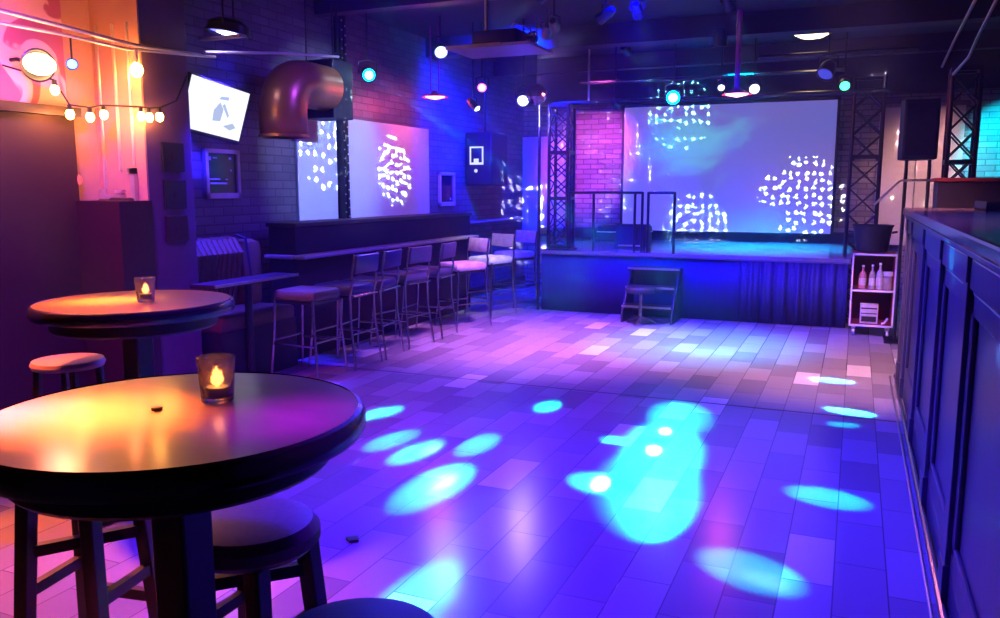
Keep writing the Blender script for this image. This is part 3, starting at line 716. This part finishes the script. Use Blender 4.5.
# upper row over the stool side
par_can((-4.1, 8.0, 2.92), (-1.5, 4, 0), (.3, .4, 1), 40, .075, 'bright blue white stage light left of the ceiling projector', 900, 60, beam=(.02, .03, 1))
par_can((-4.365, 7.0, 2.579), (-2.6, 5.0, 1.6), (0, .6, 1), 40, .07, 'cyan stage light throwing a beam above the bar stools', 0, 40, extra=(((.03, 5.95, 0), 150000, (.02, .4, 1), 2.0, .4), ((-.1, 6.9, 0), 100000, (.02, .35, 1), 2.2, .4)))
par_can((-4.5, 6.7, 2.62), (-1.5, 3.5, .6), (1, .12, .75), 22, .06, 'pink stage light left of the cyan one near the duct', 0, 60)
par_can((-3.857, 8.5, 2.6), (-2, 4, .6), (1, .1, .55), 22, .055, 'pink stage light above a small white one in mid ceiling', 0, 60)
par_can((-3.918, 8.5, 2.38), (-1.8, 7.9, .5), (.4, .6, 1), 30, .045, 'small white stage light with beam below the mid pink light', 7000, 10, beam=(.02, .2, 1))
par_can((-3.372, 8.5, 2.44), (-2.0, 4, .2), (.35, .4, 1), 36, .07, 'white blue stage light under the mirror ball', 500, 60, beam=(.05, .03, 1))
# over the stage front
par_can((-2.592, 9.45, 2.44), (-2.6, 12, 2), OR, 30, .045, 'small orange stage light on the lighting bar left of screen', 0, 60)
floor_spots = [((-1.9, 5.28, 0), 1), ((-2.49, 4.18, 0), .7), ((-2.25, 4.05, 0), 1.2), ((-1.98, 4.3, 0), .6), ((-1.9, 3.6, 0), 1.6), ((-1.41, 2.47, 0), 1.4), ((-2.88, 4.66, 0), 1.2)]
par_can((-1.938, 9.4, 2.5), (-1.2, 2, 1.0), (0, .8, 1), 40, .085, 'cyan multi beam stage light glowing above the screen', 0, 70,
        extra=[((-1.0, 5.4, 0), 4500, (0, .65, 1), 6, 1), ((-.97, 4.7, 0), 8000, (0, .65, 1), 6, 1), ((-.92, 4.1, 0), 5000, (0, .65, 1), 6, 1), ((-1.13, 3.95, 0), 30000, (.5, .8, 1), 1.1, 1), ((-2.2, 4.1, 0), 26000, (.5, .8, 1), 1.0, 1), ((-1.88, 3.66, 0), 30000, (.5, .8, 1), 1.2, 1), ((-1.0, 4.6, 0), 24000, (.5, .8, 1), 1.0, 1), ((-1.02, 5.0, 0), 24000, (.5, .8, 1), .9, 1)] + [(a, w_ * 24000, (0, .75, 1), 2.5 if i != 4 else 3.2, .6) for i, (a, w_) in enumerate(floor_spots)], extra_aim=(-1.7, 3.9, 0), extra_ang=54)  # soft wide beams added to stand in for the cyan floor reflection streak
par_can((-1.427, 9.45, 2.59), (-.6, 4, 0), (.7, .75, 1), 20, .04, 'tiny white stage light left of the magenta pendant', 0, 50, beam=(.1, .1, 1))
par_can((-1.078, 9.45, 2.56), (.2, 4, .3), (.6, .7, 1), 34, .06, 'white oval stage light right of the magenta pendant', 0, 60, beam=(.3, .1, 1))
par_can((-.181, 9.45, 2.55), (.3, 5, .5), (.05, 1, .4), 5, .055, 'green stage light by the right truss tower', 0, 60)
par_can((-.371, 9.3, 2.66), (-1.4, 7, 0), (.03, .04, .4), 1.5, .085, 'unlit dark blue stage light left of the green one', 0)  # lens emits a faint blue glow
par_can((-1.42, 9.2, 3.02), (-1.5, 10.5, .5), (.4, .05, .8), 1.2, .08, 'purple stage light fixed high beside the magenta pole', 0, 50)
# pattern projectors hanging from the ceiling, lens away from the doorway
def gob(loc, aim, label, watts, col, ang, scale, thr, keep=1.0, wash_=0, wcol=None, wang=30):
    d = (Vector(aim) - Vector(loc)).normalized()
    par_can(loc, aim, col, 3, .05, label, gob=(aim, watts, col, ang, (scale, thr, keep)), name='pattern_projector', extra=((aim, wash_, wcol, wang, .6),) if wash_ else ())
gob((-2.2, 7.4, 3.0), (-4.88, 8.29, 1.71), 'pattern projector aimed at the wide pale board', 9000, (.8, .95, 1), 13.5, 34, .27, 1, 230, (.2, .2, 1), 44)
gob((-2.4, 6.4, 3.0), (-4.88, 6.95, 1.95), 'pattern projector aimed at the narrow pale board', 7000, (.7, 1, 1), 18, 24, .22, .85, 330, (.4, .65, 1), 46)
gob((-1.1, 7.6, 3.05), (-.73, 12.2, 1.42), 'pattern projector aimed at right side of the screen', 11000, (.7, .95, 1), 13, 46, .27)
gob((-1.9, 7.6, 3.05), (-2.13, 12.2, .93), 'pattern projector aimed at foot of the screen', 11000, (.6, .95, 1), 11, 44, .28)
gob((-3.0, 8.2, 3.05), (-4.85, 12.2, 1.05), 'pattern projector aimed into the back left corner', 14000, (.8, .95, 1), 15, 28, .27, .9)
gob((-2.6, 9.9, 3.1), (-2.4, 12.2, 2.58), 'pattern projector aimed at top of the screen', 4000, (.2, .9, 1), 24, 22, .25, .8)
gob((-2.8, 7.9, 3.05), (-3.6, 12.3, 1.9), 'pattern projector sprinkling sparse dots on back wall', 9000, (.8, .9, 1), 22, 46, .22, .28)
gob((-.2, 7.6, 3.1), (.7, 12.3, 1.9), 'pattern projector sprinkling dots on the beige back panel', 9000, (1, .9, .8), 14, 40, .2, .25)
par_can((-3.3, 5.2, 3.05), (-.2, 3.9, 0), (0, .8, 1), 10, .06, 'cyan stage light high over the near end of the divider', extra=(((-1.13, 3.95, 0), 7000, (0, .7, 1), 5.2, .6), ((-1.26, 4.7, 0), 5000, (0, .7, 1), 3, .6), ((-.06, 4.2, 0), 6000, (0, .7, 1), 4, .5), ((-.32, 3.24, 0), 6500, (0, .7, 1), 4.4, .5), ((.0, 5.6, 0), 5000, (0, .7, 1), 2, .5), ((-.25, 3.18, 0), 3000, (.3, .6, 1), 2, .8), ((.37, 3.85, 1.22), 5000, (0, .6, 1), 3, .7), ((.37, 2.75, 1.05), 5000, (.1, .6, 1), 1.1, .8)), extra_aim=(-.3, 4.0, .4), extra_ang=50)
# blue downlight by the television
par_can((-4.4, 5.1, 2.66), (-4.75, 4.9, 0), (.1, .1, 1), 30, .16, 'wide blue downlight above the television', 1800, 60, beam=(.02, .01, 1), ln=.09)
# recessed ceiling lamp
rl = thing('recessed_ceiling_lamp', (-.58, 10.45, ZC), 'round warm white ceiling lamp over the stage', 'ceiling lamp')
MB().lathe([(.22, 0), (.25, 0), (.25, -.02), (.22, -.03)], n=36, close=True).build('trim_ring', M['alu'], rl)
MB().lathe([(0, -.09), (.12, -.08), (.19, -.045), (.215, -.012), (.215, -.002), (0, -.002)], n=36).build('diffuser', emis('warm diffuser', (1, .75, .42), 6), rl)
spot((-.58, 10.45, ZC - .11), (-.58, 10.45, 0), 25, (1, .7, .4), 120, .6, .1, rl)

def pendant(loc, label, rods, rodm, col, r):
    t = thing('pendant_lamp', loc, label, 'pendant lamp')
    MB().lathe([(0, .06), (.03, .06), (.05, .035), (r, .0), (r, -.01), (.04, .01), (0, .012)], n=32).build('shade', M['redshade'], t)
    MB().lathe([(0, -.035), (r * .35, -.025), (r * .75, -.008), (r * .75, .0), (0, .002)], n=24).build('bulb', emis('bulb ' + label[:18], col, 16), t)
    for x, rr in rods: MB().tube([(x, 0, .05), (x, 0, ZC - loc[2])], rr, 8).build('rod', rodm, t)
    point(Vector(loc) + Vector((0, 0, -.09)), 16, (1, .08, .15), .05, t)
pendant((-4.439, 8.5, 2.53), 'red glowing disc pendant on two thin rods over the stools', ((-.05, .01), (.05, .01)), M['magenta'], (1, .1, .12), .15)
pendant((-1.2, 9.0, 2.47), 'magenta glowing disc pendant on one thick pole before the screen', ((0, .028),), M['magenta'], (1, .25, .4), .15)
# mirror ball
mb = thing('mirror_ball', (-3.22, 8.5, 2.5), 'mirror ball hanging over the floor left of the stage truss', 'mirror ball')
MB().ball((0, 0, 0), .115, u=20, v=12).build('ball', M['mirror'], mb, False)
MB().tube([(0, 0, .11), (0, 0, ZC - 2.5)], .006, 6).build('hanging_rod', M['blackmetal'], mb)

# projector on shelf
pj = thing('ceiling_projector', (-2.36, 5.5, 2.45), 'white projector on a flat tray hanging from ceiling by a pole', 'projector')
MB().b2((-.31, -.22, 0), (.31, .22, .02)).build('tray', mat('grey painted tray', (.45, .4, .5), .5), pj, False)
MB().b2((-.31, -.224, -.002), (.1, -.22, .024)).build('tray_edge', M['alu'], pj, False)
MB().box((.02, 0, .075), (.34, .3, .1), bev=.015).build('housing', M['black'], pj)
MB().lathe([(0, 0), (.035, 0), (.045, .05), (.035, .055), (0, .05)], (.22, 0, .08), (1, 0, 0), 18).build('lens', M['mirror'], pj)
MB().tube([(-.1, 0, .1), (-.1, 0, ZC - 2.45)], .014, 8).build('pole', M['galv'], pj)
MB().tube([(.12, -.1, .12), (.16, -.12, .16), (.24, -.05, .14), (.28, .0, .02)], .006, 6).build('cable', M['white'], pj)

# warm lamps on the left, plus added colour washes for wall and tables
bl_ = thing('wall_flood_lamp', (-4.6, 3.64, 2.24), 'big glaring warm lamp in front of pink mural', 'lamp')
MB().lathe([(0, -.06), (.06, -.06), (.1, .0), (.09, .005), (.05, -.05)], d=(.9, -.4, -.15), n=24).build('reflector', M['blackmetal'], bl_)
MB().ball((.04, -.02, 0), .085, (.7, 1.2, .75)).build('bulb', M['lampbig'], bl_)
MB().tube([(-.05, 0, 0), (-.2, .02, .05), (-.3, .03, .05)], .012, 8).build('arm', M['blackmetal'], bl_)
point((-4.52, 3.48, 2.2), 24, (1, .2, .12), .09, bl_)
wash((-3.4, 2.4, 3.1), (-4.9, 3.2, 1.2), 900, (.22, .0, 1), 80)  # added violet wash for the left wall, no fixture
wash((-3.0, 1.0, 3.1), (-1.62, 1.32, .98), 12000, (1, .3, .06), 10, 1)  # added table washes, standing in for warm and pink lamp reflections
wash((-2.2, .2, 3.1), (-1.82, 1.2, .98), 18000, (1, .14, .6), 8, 1)
wash((-4.4, 1.6, 3.1), (-3.2, 2.8, .98), 12000, (1, .62, .06), 7, 1)
fs = [(-4.6, 3.744, 2.105), (-4.6, 3.84, 1.965), (-4.6, 3.99, 1.96), (-4.6, 4.1, 1.985), (-4.42, 4.24, 1.98), (-4.4, 4.29, 1.975), (-4.36, 4.34, 1.98)]
lbl = ['uppermost', 'first', 'second', 'third', 'fourth', 'fifth', 'sixth']
st_pts = []
for k, p in enumerate(fs):
    t = thing('festoon_bulb', p, f'small warm festoon bulb, {lbl[k]} along the string by the column', 'bulb', group='festoon bulbs by the column')
    MB().ball((0, 0, 0), .026, (1, 1, 1.25), 12, 8).build('globe', M['lampwarm'], t)
    MB().lathe([(0, .025), (.014, .025), (.014, .06), (0, .06)], n=10).build('socket', M['black'], t)
    if k in (2, 5): point(Vector(p) + Vector((-.1, -.14, 0)), 3.5, (1, .22, .07), .03, t)
    st_pts.append(Vector(p) + Vector((0, 0, .06)))
o = MB().tube([(-4.86, 3.6, 2.25)] + st_pts + [(-4.36, 4.5, 2.1), (-4.44, 4.7, 2.3)], .006, 6).build('festoon_cable', M['black']); setp(o, 'thin dark cable carrying the warm festoon bulbs', 'cable')
t = thing('hanging_bulb', (-4.415, 4.22, 2.275), 'single warm bulb hanging from the conduit above the column', 'bulb')
MB().ball((0, 0, 0), .04, (1, 1, 1.2)).build('globe', M['lampwarm'], t); MB().tube([(0, 0, .04), (0, 0, .14)], .014, 8).build('socket', M['galv'], t)
point((-4.55, 4.13, 2.25), 5, (1, .25, .08), .04, t)
t = thing('small_blue_spot', (-4.55, 3.84, 2.27), 'small round blue lamp right of the big warm lamp', 'stage light')
MB().lathe([(0, -.08), (.03, -.08), (.036, 0), (.03, .004), (.028, -.01)], d=(.8, -.6, 0), n=18).build('housing', mat('blue shell', (.02, .1, .7), .3), t)
MB().lathe([(0, .004), (.028, 0), (0, -.006)], d=(.8, -.6, 0), n=18).build('lens', emis('blue lens', (.15, .5, 1), 5), t)
MB().tube([(0, 0, .03), (0, 0, .18)], .006, 6).build('bracket', M['blackmetal'], t)
# conduits
pp = 'pale conduits under the left ceiling'
for pts, r, lb in (
        ([(-4.6, 3.2, 2.53), (-4.5, 3.9, 2.47), (-4.4, 4.2, 2.43), (-4.4, 4.8, 2.45)], .013, 'upper pale conduit running under left ceiling to the column'),
        ([(-4.62, 3.3, 2.45), (-4.55, 3.75, 2.44), (-4.42, 4.15, 2.40), (-4.4, 4.7, 2.44), (-4.4, 4.95, 2.46)], .01, 'lower pale conduit running under left ceiling past the hanging bulb'),
        ([(-4.5, 4.95, 2.5), (-4.45, 5.7, 2.6), (-4.3, 6.4, 2.66)], .012, 'pale conduit above the television and duct elbow')):
    pipe('conduit', pts, r, M['galv'], lb, 'conduit', pp)
for x, zb, lb in ((-4.83, 1.5, 'leftmost vertical conduit on face of the ochre column'), (-4.68, 1.62, 'middle vertical conduit on face of the ochre column'), (-4.55, 1.66, 'rightmost vertical conduit on face of the ochre column')):
    pipe('wall_conduit', [(x, 4.285, zb), (x, 4.285, 2.6)], .013, M['galv'], lb, 'conduit')
eb = thing('electrical_box', (-4.7, 4.28, 1.46), 'pale electrical bracket at foot of the column conduits', 'bracket')
MB().b2((-.17, -.03, -.03), (.05, .0, .0)).b2((-.17, -.03, .0), (-.13, .0, .04)).b2((-.02, -.03, .01), (.05, .0, .03)).build('bracket_plate', M['galv'], eb, False)
MB().b2((.13, -.03, -.05), (.17, .0, .18)).b2((.1, -.03, .14), (.17, .0, .18)).build('upright_plate', M['galv'], eb, False)
MB().box((.06, -.04, -.1), (.2, .07, .16), bev=.02).build('junction_box', M['darkred'], eb, False)
# red exit-like oval lamp on column
o = MB().lathe([(0, 0), (.04, 0), (.03, .015), (0, .02)], (-4.96 + .12, 4.05, 1.56), (.6, -.8, 0), 16).build('red_indicator', emis('red indicator', (1, .1, .1), 1.2)); setp(o, 'small oval red indicator light left of column conduits', 'indicator light')
# strips under ceiling on left
for lo, hi, lb in (((-4.6, 5.0, 2.60), (-4.2, 5.06, 2.62), 'pale slim shelf edge hanging above the television'), ((-4.5, 4.3, 3.22), (-3.6, 5.0, 3.27), 'pink lit ceiling panel at upper left near the column'), ((-4.85, 4.2, 3.0), (-4.6, 4.6, 3.03), 'small pink lit ceiling flap over the column')):
    o = MB().b2(lo, hi).build('ceiling_panel', M['panelpink'], None, False); setp(o, lb, 'panel')
# pipes on right ceiling
for pts, lb in (([(.62, 5.6, 2.72), (.66, 7.9, 2.70), (.68, 9.2, 2.66)], 'left pale pipe running along ceiling above the bar'), ([(.72, 5.6, 2.7), (.78, 7.4, 2.66), (.8, 8.2, 2.6), (.72, 8.5, 2.5)], 'right pale pipe bending down along ceiling above the bar')):
    pipe('ceiling_pipe', pts, .012, M['alu'], lb, 'pipe', 'pipes over the bar')
pipe('ceiling_pipe', [(-3.4, 10.6, 2.86), (-.2, 10.6, 2.86)], .02, M['blackmetal'], 'dark ceiling pipe running across above the lighting bar')
pipe('ceiling_pipe', [(-1.1, 9.9, 2.95), (.5, 9.9, 2.95)], .025, M['blackmetal'], 'dark ceiling pipe by the round warm ceiling lamp')

# added colour washes without fixtures, for left side, pale stools and back wall
wash((-4.5, 2.6, 3.1), (-2.7, 2.1, 0), 1500, (1, .16, .05), 36, .7)
wash((-4.4, 2.4, 3.1), (-3.6, 4.0, .4), 260, (1, .03, .3), 60)
wash((1.7, 9.4, 3.1), (1.75, 12.4, 1.9), 2200, (0, .8, 1), 24, .5)
wash((-2.7, 7.3, 3.2), (-3.97, 8.9, .8), 600, (.85, .85, .9), 22)  # added wash to lighten the pale stools
wash((1.2, 9.4, 3.2), (.75, 12.3, 1.5), 1300, (1, .5, .46), 36)
wash((-2.9, 10.0, 3.2), (-3.75, 12.3, 2.0), 1500, (1, .12, .7), 34)

# ------------------------------------------------------------------ haze
t = NT('club haze'); t.t.nodes.remove(t.p)
vs = t.n('ShaderNodeVolumeScatter'); vs.inputs['Color'].default_value = (.6, .65, 1, 1); vs.inputs['Density'].default_value = .0045; vs.inputs['Anisotropy'].default_value = .3
t.l(vs.outputs[0], [n for n in t.t.nodes if n.type == 'OUTPUT_MATERIAL'][0].inputs['Volume'])
hz = MB().b2((-4.88, 2.5, .02), (2.5, 12.0, ZC - .01)).build('haze', t.m, None, False); hz['kind'] = 'stuff'; setp(hz, 'thin stage haze filling the room', 'haze')
